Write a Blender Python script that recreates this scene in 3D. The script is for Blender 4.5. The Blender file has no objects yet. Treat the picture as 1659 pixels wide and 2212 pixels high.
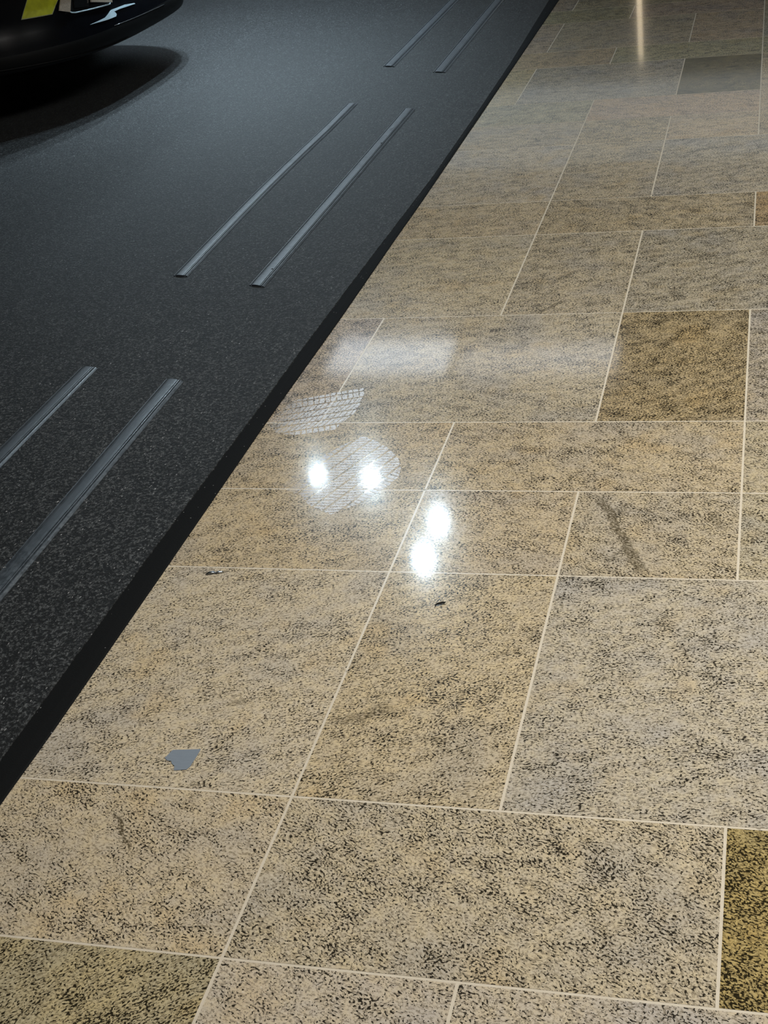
import bpy, bmesh, math, random
from mathutils import Vector, Matrix
C = bpy.context.scene
COL = C.collection
random.seed(7)
PI = math.pi

# ------------------------------------------------------------------ camera
CAM_H = 1.3032
cd = bpy.data.cameras.new('camera')
cam = bpy.data.objects.new('camera', cd); COL.objects.link(cam)
r_ = (0.96452476, 0.23482774, -0.12061479)
u_ = (-0.0129272, 0.49835242, 0.86687816)
f_ = (-0.26367571, 0.83456623, -0.48370892)
cam.matrix_world = Matrix(((r_[0], u_[0], -f_[0], 0), (r_[1], u_[1], -f_[1], 0), (r_[2], u_[2], -f_[2], CAM_H), (0, 0, 0, 1)))
cd.sensor_fit = 'VERTICAL'; cd.sensor_height = 24.0; cd.sensor_width = 18.0
cd.lens = 3042.865 / 2212 * 24.0
cd.clip_start = 0.05; cd.clip_end = 100
C.camera = cam

# ------------------------------------------------------------------ world, exposure, broad lights
C.view_settings.view_transform = 'Standard'; C.view_settings.look = 'None'
C.view_settings.exposure = 0.0; C.view_settings.gamma = 1.0; C.view_settings.use_curve_mapping = False
w = bpy.data.worlds.new('World'); C.world = w; w.use_nodes = True
w.node_tree.nodes['Background'].inputs[0].default_value = (0.5, 0.55, 0.65, 1)
w.node_tree.nodes['Background'].inputs[1].default_value = 0.02

def area(name, loc, size, power, col, spread=180, aim=None):
    l = bpy.data.lights.new(name, 'AREA'); l.shape = 'RECTANGLE'; l.size, l.size_y = size
    l.energy = power; l.color = col; l.spread = math.radians(spread)
    o = bpy.data.objects.new(name, l); COL.objects.link(o); o.location = loc
    if aim: o.rotation_euler = (Vector(aim) - Vector(loc)).to_track_quat('-Z', 'Y').to_euler()
    return o
CEIL = 3.1
area('near_ceiling_light', (0.5, 1.9, CEIL - 0.075), (1.1, 1.1), 67, (0.99, 0.965, 0.925), 150)
area('middle_fill_light', (1.6, 3.75, CEIL - 0.075), (1.1, 1.1), 56, (0.97, 1.0, 0.96), 150)  # added fill for the middle slabs, placed outside the mirrored view
# the four track spotlights above the car: (x, y, lens radius, power)
SPOTS = [(-2.882, 7.804, 0.052, 360), (-2.523, 7.795, 0.062, 360), (-1.945, 7.235, 0.050, 100), (-1.945, 6.80, 0.054, 100)]
SPOT_Z = 2.95
SPOT_COL = (0.68, 0.87, 1.0)
PANEL_BRIGHT, PANEL_DIM, COLUMN_GLOW = 3.8, 1.7, 1.7

# ------------------------------------------------------------------ helpers
def tag(o, label=None, cat=None, group=None, kind=None):
    if label: o['label'] = label
    if cat: o['category'] = cat
    if group: o['group'] = group
    if kind: o['kind'] = kind
    return o
def empty(name, loc=(0, 0, 0), rz=0):
    o = bpy.data.objects.new(name, None); COL.objects.link(o); o.location = loc; o.rotation_euler = (0, 0, rz)
    o.empty_display_size = 0.05
    return o
def obj(name, bm, mats, parent=None, smooth=False, recalc=True):
    if recalc: bmesh.ops.recalc_face_normals(bm, faces=bm.faces)
    me = bpy.data.meshes.new(name); bm.to_mesh(me); bm.free()
    for m in (mats if isinstance(mats, (list, tuple)) else [mats]): me.materials.append(m)
    if smooth:
        for p in me.polygons: p.use_smooth = True
    o = bpy.data.objects.new(name, me); COL.objects.link(o)
    if parent: o.parent = parent
    return o
def add_box(bm, lo, hi):
    vs = [bm.verts.new((x, y, z)) for z in (lo[2], hi[2]) for y in (lo[1], hi[1]) for x in (lo[0], hi[0])]
    for f in ((0, 1, 3, 2), (4, 5, 7, 6), (0, 1, 5, 4), (2, 3, 7, 6), (0, 2, 6, 4), (1, 3, 7, 5)):
        bm.faces.new([vs[i] for i in f])
def add_prism(bm, poly, z0, z1):
    a = [bm.verts.new((x, y, z0)) for x, y in poly]; b = [bm.verts.new((x, y, z1)) for x, y in poly]
    bm.faces.new(b); bm.faces.new(a[::-1]); n = len(poly)
    for i in range(n): bm.faces.new((a[i], a[(i + 1) % n], b[(i + 1) % n], b[i]))
def add_cyl(bm, p0, p1, r0, r1=None, n=32, caps=True):
    p0, p1 = Vector(p0), Vector(p1); r1 = r0 if r1 is None else r1
    q = (p1 - p0).to_track_quat('Z', 'Y'); rings = []
    for p, r in ((p0, r0), (p1, r1)):
        rings.append([bm.verts.new(p + q @ Vector((r * math.cos(2 * PI * i / n), r * math.sin(2 * PI * i / n), 0))) for i in range(n)])
    for i in range(n): bm.faces.new((rings[0][i], rings[0][(i + 1) % n], rings[1][(i + 1) % n], rings[1][i]))
    if caps: bm.faces.new(rings[0][::-1]); bm.faces.new(rings[1])
def loft(bm, rings, closed=True, caps=(False, False)):
    vr = [[bm.verts.new(p) for p in r] for r in rings]; n = len(vr[0])
    for a, b in zip(vr, vr[1:]):
        for i in range(n if closed else n - 1): bm.faces.new((a[i], a[(i + 1) % n], b[(i + 1) % n], b[i]))
    if caps[0]: bm.faces.new(vr[0][::-1])
    if caps[1]: bm.faces.new(vr[-1])
    return vr

# ------------------------------------------------------------------ materials
class NT:
    def __init__(s, name):
        s.m = bpy.data.materials.new(name); s.m.use_nodes = True; s.t = s.m.node_tree
        s.b = s.t.nodes['Principled BSDF']; s.out = s.t.nodes['Material Output']
    def n(s, typ, ins=None, **kw):
        x = s.t.nodes.new('ShaderNode' + typ)
        for k, v in kw.items(): setattr(x, k, v)
        for k, v in (ins or {}).items(): s.set(x, k, v)
        return x
    def set(s, x, k, v):
        i = x.inputs[k]
        if isinstance(v, bpy.types.NodeSocket): s.t.links.new(v, i)
        elif isinstance(v, bpy.types.Node): s.t.links.new(v.outputs[0], i)
        else: i.default_value = v
    def math(s, op, a, b=0.0, c=None, clamp=False):
        x = s.n('Math', {0: a, 1: b}, operation=op, use_clamp=clamp)
        if c is not None: s.set(x, 2, c)
        return x.outputs[0]
    def ramp(s, v, lo, hi, a=0.0, b=1.0):
        return s.n('MapRange', {0: v, 1: lo, 2: hi, 3: a, 4: b}, interpolation_type='SMOOTHSTEP', clamp=True).outputs[0]
    def mix(s, f, a, b, mode='MIX'):
        x = s.n('Mix', data_type='RGBA', blend_type=mode); s.set(x, 0, f); s.set(x, 6, a); s.set(x, 7, b)
        return x.outputs[2]
    def noise(s, vec, scale, detail=2.0, rough=0.5, dist=0.0, dim='3D'):
        return s.n('TexNoise', {'Vector': vec, 'Scale': scale, 'Detail': detail, 'Roughness': rough, 'Distortion': dist}, noise_dimensions=dim).outputs[0]
    def p(s, **kw):
        for k, v in kw.items(): s.set(s.b, k.replace('_', ' '), v)
        return s.m
def rgb(r, g, b): return (r, g, b, 1.0)
def plain(name, col, rough, metal=0.0, bump=0.0, bscale=200, coat=0.0, spec=0.5):
    k = NT(name); tc = k.n('TexCoord').outputs['Object']
    nz = k.noise(tc, bscale, 3)
    c = k.mix(k.ramp(nz, 0.3, 0.7), rgb(*[x * 0.85 for x in col]), rgb(*[min(1, x * 1.12) for x in col]))
    k.p(Base_Color=c, Roughness=rough, Metallic=metal, Coat_Weight=coat, Specular_IOR_Level=spec)
    if bump: k.p(Normal=k.n('Bump', {'Strength': bump, 'Distance': 0.001, 'Height': nz}))
    return k.m
def emit(name, col, st):
    k = NT(name); k.p(Base_Color=rgb(0.8, 0.8, 0.8), Emission_Color=rgb(*col), Emission_Strength=st); return k.m

def granite():
    k = NT('granite'); uv = k.n('UVMap', uv_map='grain').outputs[0]
    obc = k.n('TexCoord').outputs['Object']
    att = k.n('Attribute', attribute_name='tint'); tint, dark = att.outputs['Color'], att.outputs['Alpha']
    gr = k.n('Mapping', {'Vector': uv, 'Scale': (0.72, 1.0, 1.0)}).outputs[0]
    wob = k.n('VectorMath', {0: k.n('TexNoise', {'Vector': uv, 'Scale': 30.0, 'Detail': 1.0}).outputs[1], 1: (0.012, 0.012, 0.0)}, operation='MULTIPLY').outputs[0]
    g2 = k.n('VectorMath', {0: gr, 1: wob}, operation='ADD').outputs[0]
    clus = k.noise(gr, 13.0, 2.0, 0.6)
    clus2 = k.noise(gr, 42.0, 2.0, 0.6)
    # black mica flecks
    n1 = k.noise(g2, 320.0, 2.0, 0.55)
    thr = k.math('MULTIPLY_ADD', k.math('SUBTRACT', clus, 0.5), 0.22, k.math('MULTIPLY_ADD', dark, 0.09, n1))
    thr = k.math('MULTIPLY_ADD', k.math('SUBTRACT', clus2, 0.5), 0.26, thr)
    black = k.ramp(thr, 0.577, 0.625)
    # grey-brown grains
    n2 = k.noise(g2, 270.0, 2.5, 0.65)
    n2b = k.math('MULTIPLY_ADD', dark, 0.07, k.math('MULTIPLY_ADD', k.math('SUBTRACT', clus2, 0.5), 0.2, n2))
    brown = k.ramp(n2b, 0.455, 0.64, 0.0, 0.80)
    # feldspar ground colour
    n3 = k.noise(uv, 60.0, 3.0, 0.6); n4 = k.noise(uv, 5.5, 3.0, 0.6); n5 = k.noise(gr, 230.0, 1.0)
    base = k.mix(k.ramp(n3, 0.35, 0.68), rgb(0.54, 0.452, 0.315), rgb(0.50, 0.432, 0.335))
    base = k.mix(k.ramp(n4, 0.46, 0.68, 0.0, 0.8), base, rgb(0.425, 0.385, 0.335))
    base = k.mix(k.ramp(k.noise(uv, 9.0, 2.0), 0.55, 0.72, 0.0, 0.55), base, rgb(0.53, 0.405, 0.235))
    base = k.mix(k.ramp(n5, 0.6, 0.75, 0.0, 0.55), base, rgb(0.64, 0.57, 0.45))
    c = k.mix(brown, base, rgb(0.20, 0.165, 0.115))
    c = k.mix(k.math('MULTIPLY', black, 0.96), c, rgb(0.010, 0.008, 0.005))
    # a few natural dark veins running through particular slabs
    sx = k.n('SeparateXYZ', {0: obc}); X, Y = sx.outputs[0], sx.outputs[1]
    wn = k.math('MULTIPLY', k.math('SUBTRACT', k.noise(obc, 26.0, 2.0), 0.5), 0.03)
    tot = None
    for (x0, y0, x1, y1, wd, a) in VEINS:
        dx, dy = x1 - x0, y1 - y0; L = math.hypot(dx, dy); dx /= L; dy /= L
        al = k.math('ADD', k.math('MULTIPLY', X, dx), k.math('MULTIPLY_ADD', Y, dy, -(x0 * dx + y0 * dy)))
        ac = k.math('ADD', k.math('MULTIPLY', X, -dy), k.math('MULTIPLY_ADD', Y, dx, x0 * dy - y0 * dx))
        ac = k.math('ABSOLUTE', k.math('ADD', ac, wn))
        m = k.math('MULTIPLY', k.ramp(ac, wd * 0.5, wd, a, 0.0), k.math('MULTIPLY', k.ramp(al, 0.0, 0.03), k.ramp(al, L - 0.03, L, 1.0, 0.0)))
        tot = m if tot is None else k.math('MAXIMUM', tot, m)
    c = k.mix(k.math('MULTIPLY', tot, k.ramp(n1, 0.36, 0.52)), c, rgb(0.085, 0.068, 0.042))
    c = k.mix(1.0, c, tint, 'MULTIPLY')
    bmp = k.n('Bump', {'Strength': 0.02, 'Distance': 0.002, 'Height': k.noise(obc, 4.0, 1.0)})
    k.p(Base_Color=c, Roughness=0.17, Specular_IOR_Level=0.20, Coat_Weight=0.6, Coat_Roughness=0.065, Coat_IOR=1.5, Normal=bmp)
    k.p(Coat_Normal=bmp)
    return k.m
VEINS = [(-0.310, 2.322, -0.205, 2.049, 0.012, 0.8), (-0.905, 1.385, -0.835, 1.295, 0.0035, 0.95), (-0.565, 3.215, -0.50, 3.33, 0.009, 0.8),
         (-0.64, 1.60, -0.545, 1.665, 0.016, 0.6), (-0.11, 2.27, -0.07, 2.19, 0.01, 0.6), (-0.83, 1.63, -0.775, 1.66, 0.008, 0.6)]

def grout():
    k = NT('grout'); tc = k.n('TexCoord').outputs['Object']
    n = k.noise(tc, 60.0, 3.0); s = k.noise(tc, 55.0, 1.0, 0.5)
    c = k.mix(n, rgb(0.53, 0.465, 0.36), rgb(0.63, 0.56, 0.45))
    c = k.mix(k.ramp(s, 0.73, 0.77, 0.0, 0.6), c, rgb(0.11, 0.09, 0.06))
    return k.p(Base_Color=c, Roughness=0.25, Specular_IOR_Level=0.6, Coat_Weight=0.3, Coat_Roughness=0.1)

def carpet_mat():
    k = NT('needle_felt'); tc = k.n('TexCoord').outputs['Object']
    tc = k.n('Mapping', {'Vector': tc, 'Scale': (1.0, 0.40, 1.0)}).outputs[0]
    tot = None; hs = None
    for ang, sc, off in ((0.5, 1.0, 0.0), (-0.7, 1.1, 3.1), (1.7, 0.9, 7.7)):
        mp = k.n('Mapping', {'Vector': tc, 'Location': (off, off, off), 'Rotation': (0, 0, ang), 'Scale': (135 * sc, 330 * sc, 100)}).outputs[0]
        n = k.noise(mp, 1.0, 2.0, 0.6)
        f = k.ramp(n, 0.535, 0.70)
        tot = f if tot is None else k.math('MAXIMUM', tot, f)
        hs = n if hs is None else k.math('MAXIMUM', hs, n)
    tot = k.math('MULTIPLY', tot, k.ramp(k.noise(tc, 430.0, 2.0, 0.6), 0.36, 0.62, 0.25, 1.15))
    patch = k.math('MULTIPLY', k.ramp(k.noise(tc, 1.6, 3.0, 0.6), 0.3, 0.7, 0.85, 1.15), k.ramp(k.noise(tc, 48.0, 3.0, 0.7), 0.32, 0.68, 0.78, 1.22))
    c = k.mix(tot, rgb(0.0030, 0.0034, 0.0036), rgb(0.074, 0.078, 0.079))
    spk = k.ramp(k.noise(tc, 230.0, 1.0), 0.73, 0.78)
    c = k.mix(spk, c, rgb(0.25, 0.25, 0.25))
    c = k.mix(1.0, c, k.n('CombineColor', {0: patch, 1: patch, 2: patch}).outputs[0], 'MULTIPLY')
    k.p(Base_Color=c, Roughness=0.62, Specular_IOR_Level=0.33, Sheen_Weight=0.06, Sheen_Roughness=0.4,
        Normal=k.n('Bump', {'Strength': 0.75, 'Distance': 0.0025, 'Height': hs}))
    return k.m
def felt_edge():
    k = NT('black_edge_felt'); tc = k.n('TexCoord').outputs['Object']
    n = k.noise(tc, 420.0, 2.0)
    v = k.n('TexVoronoi', {'Vector': tc, 'Scale': 130.0, 'Randomness': 1.0})
    lint = k.math('MULTIPLY', k.math('LESS_THAN', v.outputs[0], 0.16), k.math('GREATER_THAN', k.n('SeparateColor', {0: v.outputs[1]}).outputs[0], 0.93))
    c = k.mix(n, rgb(0.0014, 0.0016, 0.0017), rgb(0.0042, 0.0046, 0.0048))
    c = k.mix(lint, c, rgb(0.16, 0.16, 0.16))
    return k.p(Base_Color=c, Roughness=0.75, Specular_IOR_Level=0.14, Normal=k.n('Bump', {'Strength': 0.4, 'Distance': 0.001, 'Height': n}))
def strip_mat(name, col, rough, ribs=False):
    k = NT(name); tc = k.n('TexCoord').outputs['Object']
    mp = k.n('Mapping', {'Vector': tc, 'Scale': (260, 7, 60)}).outputs[0]
    n = k.noise(mp, 1.0, 3.0, 0.6); d = k.noise(tc, 90.0, 3.0, 0.7)
    c = k.mix(k.ramp(d, 0.35, 0.72), rgb(*[x * 0.7 for x in col]), rgb(*[x * 1.3 for x in col]))
    h = n
    if ribs:
        wv = k.n('TexWave', {'Vector': tc, 'Scale': 150.0}, bands_direction='X').outputs[1]
        h = k.math('MULTIPLY_ADD', wv, 0.5, n)
    k.p(Base_Color=c, Roughness=k.ramp(d, 0.3, 0.75, rough * 0.8, rough * 1.4), IOR=1.95,
        Normal=k.n('Bump', {'Strength': 0.35, 'Distance': 0.0006, 'Height': h}))
    return k.m
def dust_mat():
    k = NT('pale_tyre_dust'); tc = k.n('TexCoord').outputs['Object']
    a = k.n('Attribute', attribute_name='fade').outputs['Fac']
    n = k.noise(tc, 120.0, 3.0, 0.65)
    f = k.math('MULTIPLY', a, k.ramp(n, 0.30, 0.55, 0.35, 1.0))
    k.p(Base_Color=rgb(0.74, 0.75, 0.78), Roughness=0.29, IOR=1.9)
    tr = k.n('BsdfTransparent'); mx = k.n('MixShader', {0: f, 1: tr, 2: k.b.outputs[0]})
    k.t.links.new(mx.outputs[0], k.out.inputs[0]); return k.m
def tape_mat():
    k = NT('grey_tape'); tc = k.n('TexCoord').outputs['Object']
    mp = k.n('Mapping', {'Vector': tc, 'Rotation': (0, 0, 0.6), 'Scale': (60, 260, 60)}).outputs[0]
    n = k.noise(mp, 1.0, 2.0)
    return k.p(Base_Color=k.mix(n, rgb(0.17, 0.20, 0.235), rgb(0.20, 0.235, 0.275)), Roughness=0.28, Normal=k.n('Bump', {'Strength': 0.2, 'Distance': 0.0012, 'Height': n}))

M = dict(
    granite=granite(), grout=grout(), carpet=carpet_mat(), edge=felt_edge(),
    rail=strip_mat('grey_plastic', (0.044, 0.054, 0.064), 0.35), insert=strip_mat('ribbed_grey_plastic', (0.038, 0.048, 0.058), 0.37, True),
    dust=dust_mat(), tape=tape_mat(),
    hole=plain('dark_hole', (0.004, 0.004, 0.004), 0.9),
    paint=plain('black_car_paint', (0.0035, 0.0042, 0.006), 0.2, coat=0.15, bscale=8, spec=0.3),
    plastic=plain('black_trim_plastic', (0.0030, 0.0032, 0.0035), 0.55, bump=0.2, bscale=900, spec=0.2),
    yellow=plain('yellow_reflective_film', (0.50, 0.52, 0.015), 0.45, bscale=30),
    border=plain('pale_film_border', (0.35, 0.37, 0.22), 0.5),
    chrome=plain('chrome_beige_reflection', (0.50, 0.43, 0.35), 0.35, metal=0.3),  # beige reflection of the floor is put into the base colour
    silver=plain('silver_blue_highlight', (0.62, 0.80, 0.90), 0.35, metal=0.2, bscale=3),  # light-blue highlight is put into the base colour
    glass=plain('dark_lamp_glass', (0.01, 0.011, 0.012), 0.05, coat=1.0),
    tyre=plain('tyre_rubber', (0.012, 0.012, 0.012), 0.7, bump=0.3),
    rim=plain('grey_alloy', (0.25, 0.25, 0.26), 0.3, metal=1.0),
    wall=plain('dark_painted_wall', (0.055, 0.052, 0.042), 0.7, bscale=3), ceil=plain('grey_ceiling', (0.32, 0.335, 0.35), 0.85, bscale=3),
    lamp_body=plain('black_metal', (0.01, 0.01, 0.01), 0.4, metal=0.3), white=plain('white_metal', (0.7, 0.7, 0.7), 0.4),
    lens=emit('lit_lens', SPOT_COL, 170.0), bright=emit('bright_diffuser', (0.80, 0.90, 1.0), PANEL_BRIGHT), dim=emit('dim_diffuser', (0.84, 0.91, 1.0), PANEL_DIM),
    haze=emit('added_haze_glow', (0.90, 0.98, 1.0), 0.40),  # self-lit face of the panel added for haze on the granite
    side=emit('bluish_fill_diffuser', (0.70, 0.87, 1.0), 4.3),
    warm=emit('warm_diffuser', (1.0, 0.93, 0.82), 2.5), glow=emit('cream_light_tube', (1.0, 0.80, 0.52), COLUMN_GLOW),
    crumb=plain('dark_debris', (0.003, 0.0026, 0.002), 0.7, spec=0.1, bump=0.4, bscale=900), metal=plain('scrap_metal', (0.55, 0.60, 0.66), 0.22, metal=1.0, bump=0.4, bscale=500),
    lint=plain('white_lint', (0.6, 0.6, 0.58), 0.8),
)

# ------------------------------------------------------------------ floor of granite slabs
GX = lambda k: -0.6490 + 0.2998 * (k - 1)          # joint lines running away from the camera
R = dict(A=1.1376, B=1.4387, C=2.0380, D=2.3360, E=2.6340, F=3.2300, G=3.8290, H=4.1350, h=4.740, I=5.0380, J=5.3330, K=5.9120)
bands = [(-0.36, 0.24, [1, 3, 5]), (0.24, 0.5376, [0, 2, 4]), (0.5376, R['A'], [-1, 1, 2, 4]), (R['A'], R['B'], [-1, 1, 3, 5]), (R['B'], R['C'], [-1, 1, 2, 4, 6]),
         (R['C'], R['D'], [-1, 1, 2, 3, 5]), (R['D'], R['E'], [-1, 1, 3, 5]), (R['E'], R['F'], [0, 2, 3, 5]), (R['F'], R['G'], [-1, 1, 2, 4, 6]),
         (R['G'], R['H'], [-1, 1, 3, 5]), (R['H'], R['h'], [-1, 1, 2, 4]), (R['h'], R['I'], [-1, 1, 2, 3, 5]), (R['I'], R['J'], [-1, 1, 3, 5]), (R['J'], R['K'], [0, 2, 3, 5])]
y = R['K']; t = 0
XMAX, YMIN, YMAX, XMIN = 5.0, -2.4, 15.0, -7.6
while y < YMAX - 0.65:
    d = 0.299 if t % 2 == 0 else 0.599
    bands.append((y, y + d, [-1, 1, 3, 5] if t % 2 == 0 else [0, 2, 3, 5])); y += d; t += 1
bands.append((y, YMAX, [0, 2, 4]))
y = -0.36; t = 0
while y > YMIN + 0.65:
    d = 0.299 if t % 2 == 0 else 0.599
    bands.append((y - d, y, [-1, 1, 3, 5] if t % 2 == 0 else [0, 2, 4])); y -= d; t += 1
bands.append((YMIN, y, [0, 2, 4]))
# looks of the slabs the photograph shows: (band start, first joint) -> tint, darkness, grain angle
S = {
    (0.5376, -1): ((0.90, 0.87, 0.68), 0.45, 0.75), (0.5376, 1): ((0.97, 0.97, 0.99), 0.12, -0.5), (0.5376, 2): ((0.96, 0.96, 0.97), 0.1, -0.5),
    (R['A'], -1): ((1.0, 0.97, 0.90), 0.10, -0.55), (R['A'], 1): ((0.96, 0.95, 0.90), 0.32, -0.6), (R['A'], 3): ((0.80, 0.71, 0.40), 0.75, -0.5),
    (R['B'], -1): ((1.03, 1.02, 0.98), 0.10, 0.45), (R['B'], 1): ((0.99, 0.95, 0.84), 0.28, 0.5), (R['B'], 2): ((0.90, 0.92, 0.94), 0.20, 0.1),
    (R['C'], -1): ((0.98, 0.93, 0.82), 0.18, 0.4), (R['C'], 1): ((0.95, 0.91, 0.83), 0.22, -0.3), (R['C'], 2): ((0.92, 0.90, 0.84), 0.30, -0.6), (R['C'], 3): ((0.90, 0.90, 0.84), 0.4, -0.5),
    (R['D'], -1): ((0.95, 0.90, 0.80), 0.25, 0.3), (R['D'], 1): ((0.94, 0.90, 0.81), 0.28, -0.4), (R['D'], 3): ((0.90, 0.89, 0.82), 0.3, -0.5),
    (R['E'], -1): ((0.95, 0.92, 0.84), 0.2, 0.2), (R['E'], 0): ((0.90, 0.90, 0.86), 0.28, 0.15), (R['E'], 2): ((0.88, 0.80, 0.62), 0.75, 0.5), (R['E'], 3): ((0.86, 0.86, 0.88), 0.5, 0.2),
    (R['F'], -1): ((0.96, 0.95, 0.88), 0.2, 0.15), (R['F'], 1): ((0.90, 0.89, 0.84), 0.4, 0.35), (R['F'], 2): ((0.84, 0.85, 0.84), 0.5, 0.4),
    (R['G'], -1): ((0.97, 0.93, 0.84), 0.25, 0.1), (R['G'], 1): ((0.92, 0.88, 0.78), 0.5, -0.5), (R['G'], 3): ((0.85, 0.72, 0.55), 0.5, -0.4),
    (R['H'], -1): ((0.98, 0.97, 0.95), 0.2, 0.1), (R['H'], 1): ((0.93, 0.91, 0.85), 0.35, 0.2), (R['H'], 2): ((0.90, 0.91, 0.92), 0.4, 0.4),
    (R['J'], 2): ((0.50, 0.47, 0.32), 0.6, 0.5), (R['J'], 0): ((0.90, 0.92, 0.95), 0.35, 0.1),
}
bm = bmesh.new(); uvl = bm.loops.layers.uv.new('grain'); cl = bm.loops.layers.float_color.new('tint')
GAP = 0.0021
def slab(x0, x1, y0, y1, key):
    tint, dark, ang = S.get(key, None) or ((random.uniform(0.88, 1.0), random.uniform(0.86, 0.95), random.uniform(0.76, 0.90)), random.uniform(0.15, 0.5), random.uniform(-0.7, 0.7))
    ox, oy = random.uniform(-40, 40), random.uniform(-40, 40); c, s = math.cos(ang), math.sin(ang)
    ax, ay = random.gauss(0, 0.0003), random.gauss(0, 0.0003)          # each slab lies very slightly out of level
    cx, cy = (x0 + x1) / 2, (y0 + y1) / 2
    q = [(x0 + GAP, y0 + GAP), (x1 - GAP, y0 + GAP), (x1 - GAP, y1 - GAP), (x0 + GAP, y1 - GAP)]
    top = [bm.verts.new((a, b, ax * (a - cx) + ay * (b - cy))) for a, b in q]; bot = [bm.verts.new((a, b, -0.004)) for a, b in q]
    fs = [bm.faces.new(top)] + [bm.faces.new((top[i], bot[i], bot[(i + 1) % 4], top[(i + 1) % 4])) for i in range(4)]
    for f in fs:
        for l in f.loops:
            px, py = l.vert.co.x, l.vert.co.y
            l[uvl].uv = (c * px + s * py + ox, -s * px + c * py + oy); l[cl] = (*tint, dark)
for (y0, y1, br) in bands:
    ks = list(br)
    while GX(ks[0]) > XMIN: ks.insert(0, ks[0] - 2)
    while GX(ks[-1]) < XMAX: ks.append(ks[-1] + 2)
    for a, b in zip(ks, ks[1:]):
        x0, x1 = max(GX(a), XMIN), min(GX(b), XMAX)
        if x1 - x0 > 0.02 and x1 > -1.7: slab(x0, x1, y0, y1, (y0, a))
nf = len(bm.faces)
gv = [bm.verts.new(p) for p in ((XMIN, YMIN, -0.0003), (XMAX, YMIN, -0.0003), (XMAX, YMAX, -0.0003), (XMIN, YMAX, -0.0003))]
gf = bm.faces.new(gv); gf.material_index = 1
gb = [bm.verts.new((v.co.x, v.co.y, -0.05)) for v in gv]
for i in range(4):
    f = bm.faces.new((gv[i], gb[i], gb[(i + 1) % 4], gv[(i + 1) % 4])); f.material_index = 1
f = bm.faces.new(gb[::-1]); f.material_index = 1
floor = obj('floor', bm, [M['granite'], M['grout']], recalc=False)
for p in floor.data.polygons: pass
tag(floor, 'polished beige speckled granite slab floor with pale grout lines', 'floor', kind='structure')

# ------------------------------------------------------------------ hall around it
def struct(name, lo, hi, m, label):
    b = bmesh.new(); add_box(b, lo, hi); return tag(obj(name, b, m), label, name.split('_')[0], kind='structure')
struct('ceiling', (XMIN - 0.1, YMIN - 0.1, CEIL), (XMAX + 0.1, YMAX + 0.1, CEIL + 0.1), M['ceil'], 'dark ceiling of the exhibition hall')
struct('wall_back', (XMIN, YMAX, -0.05), (XMAX, YMAX + 0.1, CEIL), M['wall'], 'dark far wall of the hall')
struct('wall_front', (XMIN, YMIN - 0.1, -0.05), (XMAX, YMIN, CEIL), M['wall'], 'dark wall behind the camera')
struct('wall_left', (XMIN - 0.1, YMIN, -0.05), (XMIN, YMAX, CEIL), M['wall'], 'dark wall on the carpet side')
struct('wall_right', (XMAX, YMIN, -0.05), (XMAX + 0.1, YMAX, CEIL), M['wall'], 'dark wall on the granite side')

# ------------------------------------------------------------------ carpet with its black edge band
CZ = 0.006
inner = [(a_, b_ * 0.9954) for a_, b_ in [(YMIN + 0.01, -1.133), (1.476, -1.132), (2.02, -1.128), (2.35, -1.123), (2.71, -1.116), (3.0, -1.113), (3.58, -1.102), (4.41, -1.081), (5.2, -1.079), (6.03, -1.082), (7.44, -1.108), (9.0, -1.112), (YMAX - 0.01, -1.112)]]
outer = [(YMIN + 0.01, -1.082), (1.376, -1.081), (1.526, -1.077), (2.04, -1.0745), (2.64, -1.0735), (3.23, -1.0645), (3.83, -1.0615), (4.14, -1.058), (5.6, -1.0555), (7.42, -1.053), (9.0, -1.053), (YMAX - 0.01, -1.053)]
def interp(tab, v):
    if v <= tab[0][0]: return tab[0][1]
    for (a, p), (b, q) in zip(tab, tab[1:]):
        if v <= b: return p + (q - p) * (v - a) / (b - a)
    return tab[-1][1]
ys = sorted(set([YMIN + 0.01, YMAX - 0.01] + [1.0 + 0.08 * i for i in range(100)]))
bm = bmesh.new()
XL = XMIN + 0.01
loft(bm, [[(XL, yy, 0.0), (XL, yy, CZ), (interp(inner, yy) - 0.0005, yy, CZ), (interp(inner, yy), yy, CZ - 0.001), (interp(inner, yy), yy, 0.0)] for yy in ys], True, (True, True))
carpet = tag(obj('carpet', bm, M['carpet']), 'charcoal needle-felt carpet laid over the granite, with lengthwise plastic strips', 'carpet')
bm = bmesh.new()
loft(bm, [[(interp(inner, yy) + 0.0006, yy, 0.0003), (interp(inner, yy) + 0.0006, yy, CZ - 0.0015), (interp(inner, yy) * 0.45 + interp(outer, yy) * 0.55 + random.uniform(-.0012, .0012), yy, CZ - 0.0018),
           (interp(outer, yy) - 0.003, yy, 0.0026), (interp(outer, yy) + random.uniform(-.0007, .0007), yy, 0.0012), (interp(outer, yy), yy, 0.0003)] for yy in ys], True, (True, True))
e = obj('edge_band', bm, M['edge'], carpet); e['label'] = 'flat black band edging the carpet'

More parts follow.
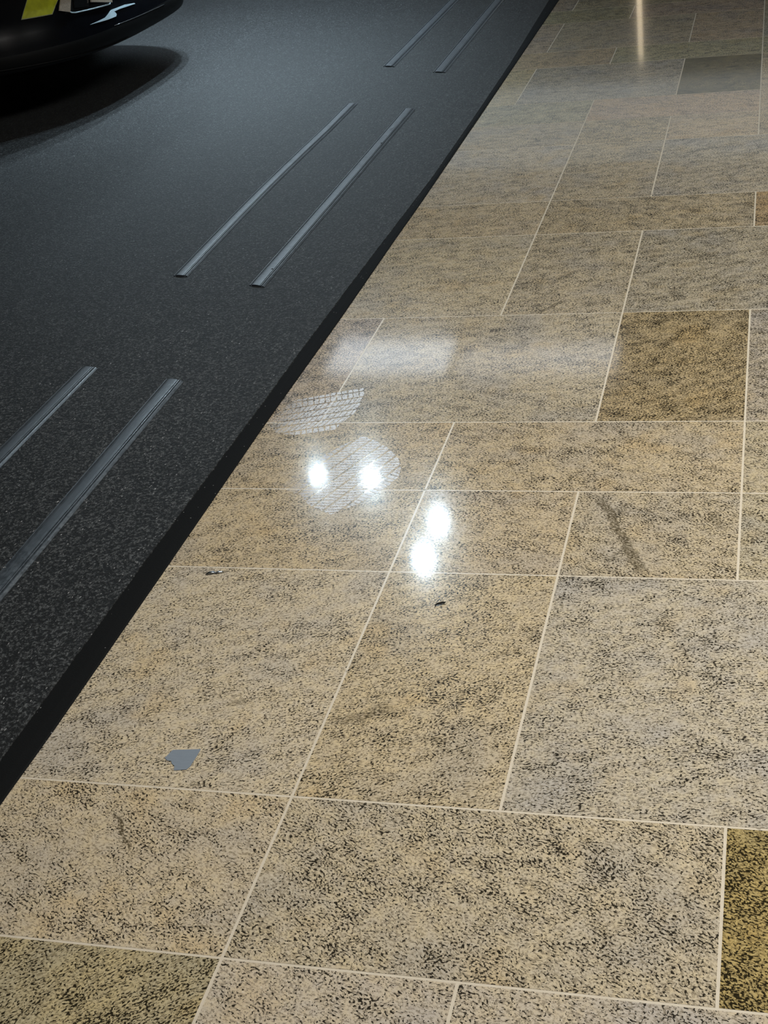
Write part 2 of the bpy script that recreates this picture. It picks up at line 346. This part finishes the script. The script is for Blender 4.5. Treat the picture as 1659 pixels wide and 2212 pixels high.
# ------------------------------------------------------------------ plastic strips on the carpet
def rail_section(wd):
    k = wd / 0.048
    return [(0, 0), (0, 0.0030), (0.0008, 0.0036), (0.0028, 0.0036), (0.0034, 0.0008), (0.0345, 0.0012), (0.0348, 0.0050), (0.0362, 0.0056), (0.0376, 0.0052), (0.0380, 0.0012), (0.0404, 0.0012), (0.0408, 0.0045), (0.0424, 0.0045),
            (0.0446, 0.0034), (0.0480, 0.0014), (0.0480, 0)], k
def insert_section(): return [(0.0064, 0.0014), (0.0066, 0.0040), (0.0090, 0.0048), (0.013, 0.0055), (0.020, 0.0058), (0.028, 0.0056), (0.0330, 0.0050), (0.0338, 0.0014)]
STRIP_GROUP = 'grey plastic strips laid in pairs along the carpet'
def make_strip(x, y0, y1, wd, label, bend, holes, skew, ripple=0.0):
    x, y0, y1 = x * 0.9945, y0 * 0.9945, y1 * 0.9945
    root = empty('floor_strip', (x, y0, CZ)); tag(root, label, 'floor strip', STRIP_GROUP)
    sec, k = rail_section(wd); L = y1 - y0; n = 60
    for nm, sc, mt in (('rail', sec, M['rail']), ('insert', insert_section(), M['insert'])):
        bm = bmesh.new(); rings = []
        for i in range(n + 1):
            t = i / n; off = bend(t)
            dz = ripple * max(0, math.sin(t * 23.0)) * 0.0012 if nm == 'insert' else 0
            rings.append([(px * k + off, t * L + (skew * px * k if i in (0, n) else 0), max(pz, 0.0) + (dz if pz > 0.003 else 0)) for px, pz in sc])
        loft(bm, rings, True, (True, True)); obj(nm, bm, mt, root)
    for hy, hx in holes:
        bm = bmesh.new(); add_cyl(bm, (hx * k + bend(hy / L), hy, 0.0045), (hx * k + bend(hy / L), hy, 0.0061), 0.0032, 0.0030, 14)
        h = obj('nail_hole', bm, M['hole'], root); h['label'] = 'small dark nail hole'
    return root
make_strip(-1.667, 1.00, 2.950, 0.047, 'grey plastic strip nearest the left edge of the photo, cut off by the frame', lambda t: 0.001 * math.sin(6 * t), [], -0.15)
make_strip(-1.405, 0.92, 2.872, 0.050, 'nearest grey plastic strip beside the black carpet edge, its ribbed insert scuffed', lambda t: 0.0015 * math.sin(5 * t), [], -0.3, 1.0)
make_strip(-1.668, 3.590, 5.522, 0.046, 'middle left grey plastic strip, slightly bent, both ends in view', lambda t: -0.010 * math.sin(PI * min(1, t * 1.25)) + 0.002 + 0.005 * t, [], -0.18)
make_strip(-1.401, 3.494, 5.380, 0.049, 'middle right grey plastic strip with two dark nail holes, both ends in view', lambda t: 0.004 * math.sin(PI * t) + 0.010 * t * t, [(0.115, 0.029), (1.385, 0.030)], -0.35)
make_strip(-1.668, 6.170, 8.10, 0.056, 'farthest left black-looking plastic strip, running out of the top of the photo', lambda t: -0.004 * t, [], -0.4)
make_strip(-1.403, 5.985, 7.92, 0.058, 'farthest right black-looking plastic strip beside the black carpet edge', lambda t: -0.012 * t, [], -0.4)

# ------------------------------------------------------------------ car nose
A0 = 6.2
half = [(0, -2.73), (.25, -2.735), (.45, -2.76), (.63, -2.82), (.8, -2.95), (.92, -3.12), (1.0, -3.35), (1.03, -3.7), (1.04, -4.2), (1.04, -6.9)]
pts = [Vector((b, A0 - a)) for a, b in half[::-1]] + [Vector((b, A0 + a)) for a, b in half[1:]]
for _ in range(3):
    q = [pts[0]]
    for a, b in zip(pts, pts[1:]): q += [a * .75 + b * .25, a * .25 + b * .75]
    q.append(pts[-1]); pts = q
nn = len(pts); tan = [(pts[min(i + 1, nn - 1)] - pts[max(i - 1, 0)]).normalized() for i in range(nn)]
nor = [Vector((t.y, -t.x)) for t in tan]
acc = [0.0]
for a, b in zip(pts, pts[1:]): acc.append(acc[-1] + (b - a).length)
smid = acc[-1] / 2
ZS = [.22, .25, .28, .31, .36, .42, .47, .52, .6, .7, .8, .88, .94]
OF = [-.16, 0, .012, .014, .004, -.012, -.02, -.02, -.03, -.06, -.12, -.20, -.32]
def surf(s, z, push=0.0):
    s = min(max(s + smid, 0), acc[-1]); i = 0
    lo, hi = 0, nn - 1
    while hi - lo > 1:
        m = (lo + hi) // 2
        if acc[m] <= s: lo = m
        else: hi = m
    t = (s - acc[lo]) / max(acc[lo + 1] - acc[lo], 1e-9)
    p = pts[lo].lerp(pts[lo + 1], t); n = nor[lo].lerp(nor[lo + 1], t).normalized()
    o = interp(list(zip(ZS, OF)), z) + push
    # the nose leans back far more than the flanks do
    if z > 0.6: o = interp(list(zip(ZS, OF)), 0.6) + push + (o - push - interp(list(zip(ZS, OF)), 0.6)) * max(0.12, n.x)
    p = p + n * o
    return Vector((p.x, p.y, z))
car = empty('car', (-4.8, A0, 0))
tag(car, 'black car parked on the carpet, its low front bumper marked in yellow', 'car')
off = Vector((-4.8, A0, 0))
def cpart(name, bm, m, parent=None, smooth=False):
    par = parent or car
    bmesh.ops.translate(bm, verts=bm.verts, vec=-off); o = obj(name, bm, m, par, smooth); return o
SS = [-acc[-1] / 2 + acc[-1] * i / 260 for i in range(261)]
def ring(z): return [surf(s, z) for s in SS]
bm = bmesh.new()
rs = [[Vector((min(p.x, -3.05) - 0.2, A0 + (p.y - A0) * 0.88, 0.262)) for p in ring(.25)], [p + Vector((-0.03, 0, 0.0015)) for p in ring(.25)]] + [ring(z) for z in (.25, .257, .265, .28, .295, .31, .322, .34, .36, .39, .42, .47, .52, .56, .6)]
loft(bm, rs[:9], True, (True, False)); cpart('lower_lip', bm, M['plastic'], smooth=True)
bm = bmesh.new(); loft(bm, rs[8:], True); cpart('bumper', bm, M['paint'], smooth=True)
bm = bmesh.new(); rs = [ring(z) for z in (.602, .65, .7, .75, .8, .84, .88, .91, .94)]
top = rs[-1]
rs.append([Vector((min(p.x - 0.25, -3.3) if p.x > -3.6 else p.x, A0 + (p.y - A0) * 0.93, 0.99)) for p in top])
rs.append([Vector((min(p.x - 0.5, -3.9) if p.x > -4.2 else p.x, A0 + (p.y - A0) * 0.80, 1.04)) for p in top])
loft(bm, rs, True, (False, True)); cpart('body', bm, M['paint'], smooth=True)
bm = bmesh.new()
cab = []
for z, x0, x1, hw in ((1.03, -4.15, -6.95, 0.84), (1.2, -4.5, -6.9, 0.80), (1.4, -4.95, -6.75, 0.72), (1.5, -5.3, -6.6, 0.64)):
    cab.append([Vector((x0, A0 - hw * .9, z)), Vector((x0 + .08, A0, z)), Vector((x0, A0 + hw * .9, z)), Vector((x0 - .15, A0 + hw, z)), Vector((x1 + .1, A0 + hw, z)), Vector((x1, A0 + hw * .85, z)), Vector((x1, A0 - hw * .85, z)), Vector((x1 + .1, A0 - hw, z)), Vector((x0 - .15, A0 - hw, z))])
loft(bm, cab, True, (False, False)); cpart('windows', bm, M['glass'])
bm = bmesh.new(); rf = cab[-1]; loft(bm, [rf, [Vector((A.x * .97 - .17, A0 + (A.y - A0) * .85, 1.545)) for A in rf]], True, (True, True)); cpart('roof', bm, M['paint'])
for wx in (-3.75, -6.3):
    for sd in (-1, 1):
        bm = bmesh.new(); yo = A0 + sd * 1.045; yi = A0 + sd * 0.80
        prof = [(0.22, yo - sd * .02), (0.33, yo), (0.355, yo - sd * .03), (0.36, (yo + yi) / 2), (0.355, yi + sd * .03), (0.30, yi)]
        loft(bm, [[Vector((wx + r * math.cos(a), yy, 0.366 + r * math.sin(a))) for r, yy in prof] for a in [2 * PI * i / 48 for i in range(49)]], False)
        wheel = cpart('wheel', bm, M['tyre'], smooth=True)
        bm = bmesh.new(); add_cyl(bm, (wx, yo - sd * .06, .366), (wx, yo - sd * .022, .366), 0.225, 0.22, 40)
        for j in range(5):
            a = 2 * PI * j / 5; add_cyl(bm, (wx + .04 * math.cos(a), yo - sd * .015, .366 + .04 * math.sin(a)), (wx + .21 * math.cos(a), yo - sd * .01, .366 + .21 * math.sin(a)), .028, .022, 10)
        cpart('rim', bm, M['rim'], wheel)
def patch(poly, push, thick, m, name, parent=None, smooth=False, step=0.012):
    """a panel laid on the curved bumper: poly in (s, z), raised by push, with real thickness"""
    bm = bmesh.new(); dense = []
    for (a, b), (c, d) in zip(poly, poly[1:] + poly[:1]):
        n = max(1, int(math.hypot(c - a, d - b) / step))
        dense += [(a + (c - a) * i / n, b + (d - b) * i / n) for i in range(n)]
    f = [bm.verts.new(surf(s, z, push + thick)) for s, z in dense]; g = [bm.verts.new(surf(s, z, push)) for s, z in dense]
    n = len(f); face = bm.faces.new(f)
    for i in range(n): bm.faces.new((g[i], g[(i + 1) % n], f[(i + 1) % n], f[i]))
    bmesh.ops.triangulate(bm, faces=[face])
    return cpart(name, bm, m, parent, smooth)
def quadgrid(cs, push, thick, m, name, parent=None, nu=10, nv=10):
    """four (s, z) corners -> grid panel following the surface"""
    bm = bmesh.new(); P = []
    for j in range(nv + 1):
        row = []
        for i in range(nu + 1):
            u, v = i / nu, j / nv
            s = (cs[0][0] * (1 - u) + cs[1][0] * u) * (1 - v) + (cs[3][0] * (1 - u) + cs[2][0] * u) * v
            z = (cs[0][1] * (1 - u) + cs[1][1] * u) * (1 - v) + (cs[3][1] * (1 - u) + cs[2][1] * u) * v
            row.append(bm.verts.new(surf(s, z, push + thick)))
        P.append(row)
    for j in range(nv):
        for i in range(nu): bm.faces.new((P[j][i], P[j][i + 1], P[j + 1][i + 1], P[j + 1][i]))
    edge = [P[0][i] for i in range(nu)] + [P[j][nu] for j in range(nv)] + [P[nv][i] for i in range(nu, 0, -1)] + [P[j][0] for j in range(nv, 0, -1)]
    back = [bm.verts.new(v.co - (surf(0, .4, .002) - surf(0, .4, 0)) * 0 - Vector((thick, 0, 0))) for v in edge]
    for i in range(len(edge)): bm.faces.new((edge[i], edge[(i + 1) % len(edge)], back[(i + 1) % len(edge)], back[i]))
    return cpart(name, bm, m, parent)
# yellow film marking, its corner in view
dy = [(-0.834, 0.449), (-0.699, 0.443), (-0.611, 0.533), (-0.748, 0.581)]
q = quadgrid([(-0.838, 0.446), (-0.697, 0.440), (-0.608, 0.535), (-0.748, 0.584)], 0.0015, 0.001, M['border'], 'marking_border')
y_ = quadgrid(dy, 0.0026, 0.0008, M['yellow'], 'yellow_marking'); y_['label'] = 'slanted yellow reflective marking on the bumper'
# fog-lamp recess: dark pocket, chrome bezel and lamp with floor reflection in their colour
def tube_path(path, rad, m, name, parent=None, push=0.004, n=8, flat=1.0):
    bm = bmesh.new(); rings = []
    P = [surf(s, z, push) for s, z in path]
    for i, p in enumerate(P):
        d = (P[min(i + 1, len(P) - 1)] - P[max(i - 1, 0)]).normalized(); out = (surf(path[i][0], path[i][1], push + .01) - p).normalized(); sd = d.cross(out).normalized()
        rings.append([p + sd * rad * math.cos(2 * PI * k / n) + out * rad * flat * math.sin(2 * PI * k / n) for k in range(n)])
    loft(bm, rings, True, (True, True)); return cpart(name, bm, m, parent, True)
pocket = quadgrid([(-0.640, 0.428), (-0.345, 0.408), (-0.300, 0.505), (-0.590, 0.530)], 0.002, 0.001, M['plastic'], 'fog_lamp_pocket')
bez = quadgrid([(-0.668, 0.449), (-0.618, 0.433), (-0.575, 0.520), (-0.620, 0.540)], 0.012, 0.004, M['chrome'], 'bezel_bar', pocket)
bez['label'] = 'satin bezel bar with the beige floor reflection in its colour'
tube_path([(-0.618, 0.437), (-0.605, 0.428), (-0.585, 0.424), (-0.50, 0.419), (-0.42, 0.415), (-0.355, 0.412), (-0.335, 0.43), (-0.32, 0.46), (-0.30, 0.50)], 0.0028, M['silver'], 'bezel_edge', pocket, 0.006)
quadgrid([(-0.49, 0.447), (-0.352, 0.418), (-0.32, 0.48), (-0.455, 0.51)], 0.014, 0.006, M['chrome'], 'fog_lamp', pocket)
quadgrid([(-0.585, 0.442), (-0.50, 0.432), (-0.465, 0.51), (-0.555, 0.525)], 0.006, 0.002, M['glass'], 'fog_lamp_lens', pocket)
# bluish highlight shaped as a blade, lip edge highlight shaped as a tube
b1 = patch([(-0.530, 0.364), (-0.41, 0.359), (-0.347, 0.359), (-0.336, 0.366), (-0.342, 0.377), (-0.364, 0.379), (-0.296, 0.380), (-0.150, 0.373), (-0.155, 0.377), (-0.24, 0.387), (-0.365, 0.389), (-0.397, 0.378), (-0.424, 0.3700)], 0.003, 0.002, M['silver'], 'blade_highlight')
tube_path([(-0.378 + 0.052 * i, 0.327 - 0.0014 * i) for i in range(11)], 0.0013, M['rim'], 'lip_highlight', None, 0.001)
tube_path([(-1.02 + 0.03 * i, 0.274 - 0.001 * min(i, 20)) for i in range(26)], 0.003, M['plastic'], 'lip_edge', None, 0.002)
# headlamps and grille, above the frame
for sd in (-1, 1):
    h = quadgrid([(sd * 0.98, 0.66), (sd * 0.62, 0.64), (sd * 0.60, 0.74), (sd * 0.98, 0.79)], 0.003, 0.006, M['glass'], 'headlight')
quadgrid([(-0.5, 0.60), (0.5, 0.60), (0.56, 0.76), (-0.56, 0.76)], 0.003, 0.006, M['plastic'], 'grille')

# ------------------------------------------------------------------ tyre prints on the slabs
def inside(poly, x, y):
    c = False
    for (x0, y0), (x1, y1) in zip(poly, poly[1:] + poly[:1]):
        if (y0 > y) != (y1 > y) and x < (x1 - x0) * (y - y0) / (y1 - y0) + x0: c = not c
    return c
def tyre_print(poly, g0, g1, label, seed, rib=0.026, blk=0.030, slant=0.8, fade_len=0.16):
    rnd = random.Random(seed)
    ang = math.atan2(g1[1] - g0[1], g1[0] - g0[0]); c, s = math.cos(ang), math.sin(ang)
    loc = [((x - g0[0]) * c + (y - g0[1]) * s, -(x - g0[0]) * s + (y - g0[1]) * c) for x, y in poly]
    u0, u1 = min(p[0] for p in loc), max(p[0] for p in loc); v0, v1 = min(p[1] for p in loc), max(p[1] for p in loc)
    bm = bmesh.new(); lay = bm.verts.layers.float.new('fade')
    st = 0.0022; groove = 0.0055
    vv = v0; ri = 0
    while vv < v1:
        w_ = rib * rnd.uniform(0.85, 1.15); shoulder = ri == 0 or vv + w_ > v1 - 0.02
        sl = (0.1 if shoulder else slant * (1 if ri % 2 else 0.7)); ph = rnd.uniform(0, blk)
        nu, nv = int((u1 - u0) / st) + 2, max(2, int((w_ - groove) / st))
        grid = {}
        for j in range(nv + 1):
            for i in range(nu + 1): grid[i, j] = (u0 + i * st, vv + (w_ - groove) * j / nv)
        vt = {}
        for i in range(nu):
            for j in range(nv):
                uc, vc = u0 + (i + .5) * st, vv + (w_ - groove) * (j + .5) / nv
                k = (uc - sl * (vc - vv) + ph) % blk
                if k < 0.0030 or (abs(k - blk * .52) < 0.0012) or not inside(loc, uc, vc): continue
                q = []
                for a, b in ((i, j), (i + 1, j), (i + 1, j + 1), (i, j + 1)):
                    if (a, b) not in vt:
                        v = bm.verts.new((grid[a, b][0], grid[a, b][1], 0.0006)); v[lay] = min(1.0, 0.05 + max(0.0, (g0[0] + grid[a, b][0] * c - grid[a, b][1] * s) - min(p[0] for p in poly)) / fade_len) * rnd.uniform(0.8, 1.0) * 0.74; vt[a, b] = v
                    q.append(vt[a, b])
                bm.faces.new(q)
        vv += w_; ri += 1
    o = obj('tyre_print', bm, M['dust'], recalc=False)
    o.location = (g0[0], g0[1], 0.0); o.rotation_euler = (0, 0, ang)
    return tag(o, label, 'tyre print', 'pale tyre prints on the granite')

T1P = [(-1.073, 2.631), (-1.062, 2.682), (-1.05, 2.731), (-1.039, 2.751), (-0.965, 2.782), (-0.894, 2.811), (-0.886, 2.777), (-0.881, 2.71), (-0.883, 2.679), (-0.901, 2.627), (-0.904, 2.6), (-0.986, 2.574), (-1.03, 2.579)]
T2P = [(-0.949, 2.338), (-0.934, 2.402), (-0.896, 2.478), (-0.869, 2.526), (-0.834, 2.569), (-0.8, 2.545), (-0.763, 2.51), (-0.734, 2.469), (-0.718, 2.425), (-0.715, 2.389), (-0.729, 2.345), (-0.751, 2.304), (-0.779, 2.266), (-0.813, 2.235), (-0.871, 2.273), (-0.896, 2.31)]
tyre_print(T1P, (-1.017, 2.712), (-0.884, 2.765), 'smaller pale tyre print touching the black carpet edge, the upper one', 3, rib=0.031, blk=0.026, slant=0.75, fade_len=0.10)
tyre_print(T2P, (-0.84, 2.349), (-0.771, 2.52), 'larger pale tyre print under two bright lamp reflections, the lower one', 5, rib=0.030, blk=0.025, slant=-0.55, fade_len=0.11)

# ------------------------------------------------------------------ scraps on the floor
bm = bmesh.new()
tp = [(-0.8699, 1.5028), (-0.8668, 1.5140), (-0.8641, 1.5222), (-0.845, 1.5245), (-0.8209, 1.5278), (-0.8214, 1.512), (-0.8223, 1.4996), (-0.8229, 1.488), (-0.8262, 1.4803), (-0.836, 1.478), (-0.8452, 1.4765), (-0.8475, 1.486), (-0.8541, 1.4913), (-0.8570, 1.4966), (-0.8640, 1.4975)]
add_prism(bm, [(x + 0.846, y - 1.50) for x, y in tp], 0.0, 0.0007)
o = obj('tape_scrap', bm, M['tape']); o.location = (-0.846, 1.50, 0.0002)
tag(o, 'torn scrap of blue-grey tape stuck on the granite near the bottom left', 'tape')
bm = bmesh.new()
spine = [(-0.0075, -0.0115, .001), (-0.0068, -0.006, .0016), (-0.0065, -0.0025, .0022), (-0.002, -0.0005, .0026), (0.003, 0.003, .0024), (0.0065, 0.004, .0018), (0.0085, 0.0085, .0012)]
loft(bm, [[Vector(p) + Vector((0.5 * r * math.cos(a), r * math.sin(a), 0.8 * r * math.sin(a) * .3 + r * .3)) for a in [2 * PI * k / 8 for k in range(8)]] for p, r in zip(spine, (.0006, .0013, .0019, .0024, .0022, .0017, .0004))], True, (True, True))
for p0, p1 in (((-0.006, -0.003, .002), (-0.0105, -0.0015, .0008)), ((0.004, 0.004, .002), (0.0045, 0.0085, .001)), ((0.001, -0.001, .002), (0.0085, 0.0005, .0008)), ((-0.001, 0.001, .002), (-0.003, 0.0045, .001))):
    add_cyl(bm, p0, p1, .0007, .0003, 6)
o = obj('debris_crumb', bm, M['crumb'], smooth=True); o.location = (-0.5355, 1.937, 0.0002)
tag(o, 'small dark spiky crumb of debris just below the lamp reflections', 'debris')
bm = bmesh.new()
sp = [(-0.0155, -0.0035, .0014), (-0.010, -0.0015, .0028), (-0.003, 0.0005, .0030), (0.0015, 0.0010, .0014), (0.006, 0.0015, .0026), (0.0105, 0.0035, .0022), (0.0155, 0.0065, .0008)]
loft(bm, [[Vector(p) + Vector((0, r * math.cos(a), p[2] * .6 * math.sin(a))) for a in [2 * PI * k / 8 for k in range(8)]] for p, r in zip(sp, (.0016, .0040, .0034, .0018, .0032, .0024, .0005))], True, (True, True))
o = obj('metal_scrap', bm, M['metal'], smooth=True); o.location = (-0.974, 2.0155, 0.0003)
tag(o, 'tiny shiny twisted metal scrap on the granite beside the carpet edge', 'scrap')

# ------------------------------------------------------------------ lamps seen mirrored in the polish, and added light panels
AIMS = [Vector((-3.2, 7.0, 0.0)), Vector((-2.9, 6.6, 0.0)), Vector((-2.75, 5.5, 0.0)), Vector((-2.75, 5.2, 0.0))]
names = ['spotlight whose mirror image is leftmost on the floor', 'spotlight mirrored inside the lower tyre print', 'spotlight mirrored as the upper right of the four glares', 'spotlight mirrored lowest, above the debris crumb']
for (x, y, r, pw), nm, AIM in zip(SPOTS, names, AIMS):
    root = empty('track_spotlight', (x, y, CEIL)); tag(root, nm, 'spotlight', 'track spotlights above the car')
    d = (AIM - Vector((x, y, SPOT_Z))).normalized()
    bm = bmesh.new(); add_cyl(bm, (0, 0, -0.02), (0, 0, 0), 0.05, 0.05, 24); add_cyl(bm, (0, 0, SPOT_Z - CEIL + .06), (0, 0, -0.02), 0.008, 0.008, 10); obj('mount', bm, M['lamp_body'], root)
    bm = bmesh.new(); c0 = Vector((0, 0, SPOT_Z - CEIL)); add_cyl(bm, c0 - d * 0.10, c0 - d * 0.004, r * .8, r * 1.12, 32); obj('housing', bm, M['lamp_body'], root)
    bm = bmesh.new(); add_cyl(bm, c0 - d * 0.003, c0, r, r, 32); obj('lens', bm, M['lens'], root)
    l = bpy.data.lights.new('spot_beam', 'SPOT'); l.energy = pw; l.color = SPOT_COL; l.spot_size = math.radians(80); l.spot_blend = 1.0; l.shadow_soft_size = r
    lo = bpy.data.objects.new('spot_beam', l); COL.objects.link(lo); lo.parent = root; lo.location = c0 + d * 0.012; lo.rotation_euler = d.to_track_quat('-Z', 'Y').to_euler()
def panel(x0, x1, y0, y1, m, label):
    root = empty('ceiling_light', ((x0 + x1) / 2, (y0 + y1) / 2, CEIL)); tag(root, label, 'ceiling light')
    hx, hy = (x1 - x0) / 2, (y1 - y0) / 2
    bm = bmesh.new()
    for lo, hi in (((-hx - .03, -hy - .03), (hx + .03, -hy)), ((-hx - .03, hy), (hx + .03, hy + .03)), ((-hx - .03, -hy), (-hx, hy)), ((hx, -hy), (hx + .03, hy))): add_box(bm, (*lo, -0.06), (*hi, 0))
    obj('frame', bm, M['white'], root)
    bm = bmesh.new(); add_box(bm, (-hx, -hy, -0.05), (hx, hy, -0.01)); obj('diffuser', bm, m, root)
panel(-3.40, -2.42, 9.65, 10.30, M['bright'], 'bright ceiling panel mirrored as the pale band above the tyre prints')
panel(-2.34, -1.10, 9.60, 10.15, M['dim'], 'dimmer ceiling panel mirrored right of the bright band')
panel(-5.0, -4.45, 7.6, 14.4, M['side'], 'long bluish fill panel added high above the car side of the carpet')  # unseen panel, added to give the plastic strips a bluish sheen
panel(-0.05, 1.05, 1.35, 2.45, M['warm'], 'warm ceiling panel above the nearest granite slabs')
panel(1.05, 2.15, 3.20, 4.30, M['warm'], 'warm fill panel added above the middle granite slabs')  # unseen panel added around the middle fill
root = empty('haze_panel', (0.0, YMAX, 2.45)); tag(root, 'long pale glowing panel added high on the far wall, mirrored as grey haze', 'added glow panel')  # glowing panel added so the granite reflects a grey haze
bm = bmesh.new(); add_box(bm, (-4.0, -0.12, -0.32), (4.5, 0.0, 0.60)); obj('case', bm, M['lamp_body'], root)
bm = bmesh.new(); add_box(bm, (-3.96, -0.13, -0.28), (4.46, -0.12, 0.56)); obj('face', bm, M['haze'], root)
root = empty('light_column', (-1.062, 12.0, 0)); tag(root, 'slim cream light column mirrored as the vertical streak at top right', 'lamp')
bm = bmesh.new(); add_cyl(bm, (0, 0, 0), (0, 0, 0.03), 0.13, 0.12, 32); add_cyl(bm, (0, 0, 0.03), (0, 0, 0.45), 0.018, 0.018, 16); obj('base', bm, M['lamp_body'], root)
bm = bmesh.new(); add_cyl(bm, (0, 0, 0.45), (0, 0, 1.33), 0.021, 0.021, 20); obj('light_tube', bm, M['glow'], root)

for (x, y, z, a, lab) in ((-1.392, 2.000, CZ + .0056, 0.2, 'tiny white lint fibre on the nearest strip, close to the left edge of the photo'), (-1.401, 2.255, CZ + .0045, 1.2, 'tiny pale lint fibre on the left rim of the nearest strip'), (-0.60, 1.86, 0.0008, 0.7, 'tiny white lint fibre on the granite left of the debris crumb')):
    bm = bmesh.new()
    loft(bm, [[(t * .0055 - .0028, 0.0008 * math.sin(3 * t) + .0005 * math.cos(b), .0005 * math.sin(b)) for b in [2 * PI * k / 6 for k in range(6)]] for t in (0, .3, .6, 1)], True, (True, True))
    o = obj('lint_fibre', bm, M['lint']); o.location = (x, y, z); o.rotation_euler = (0, 0, a); tag(o, lab, 'lint')
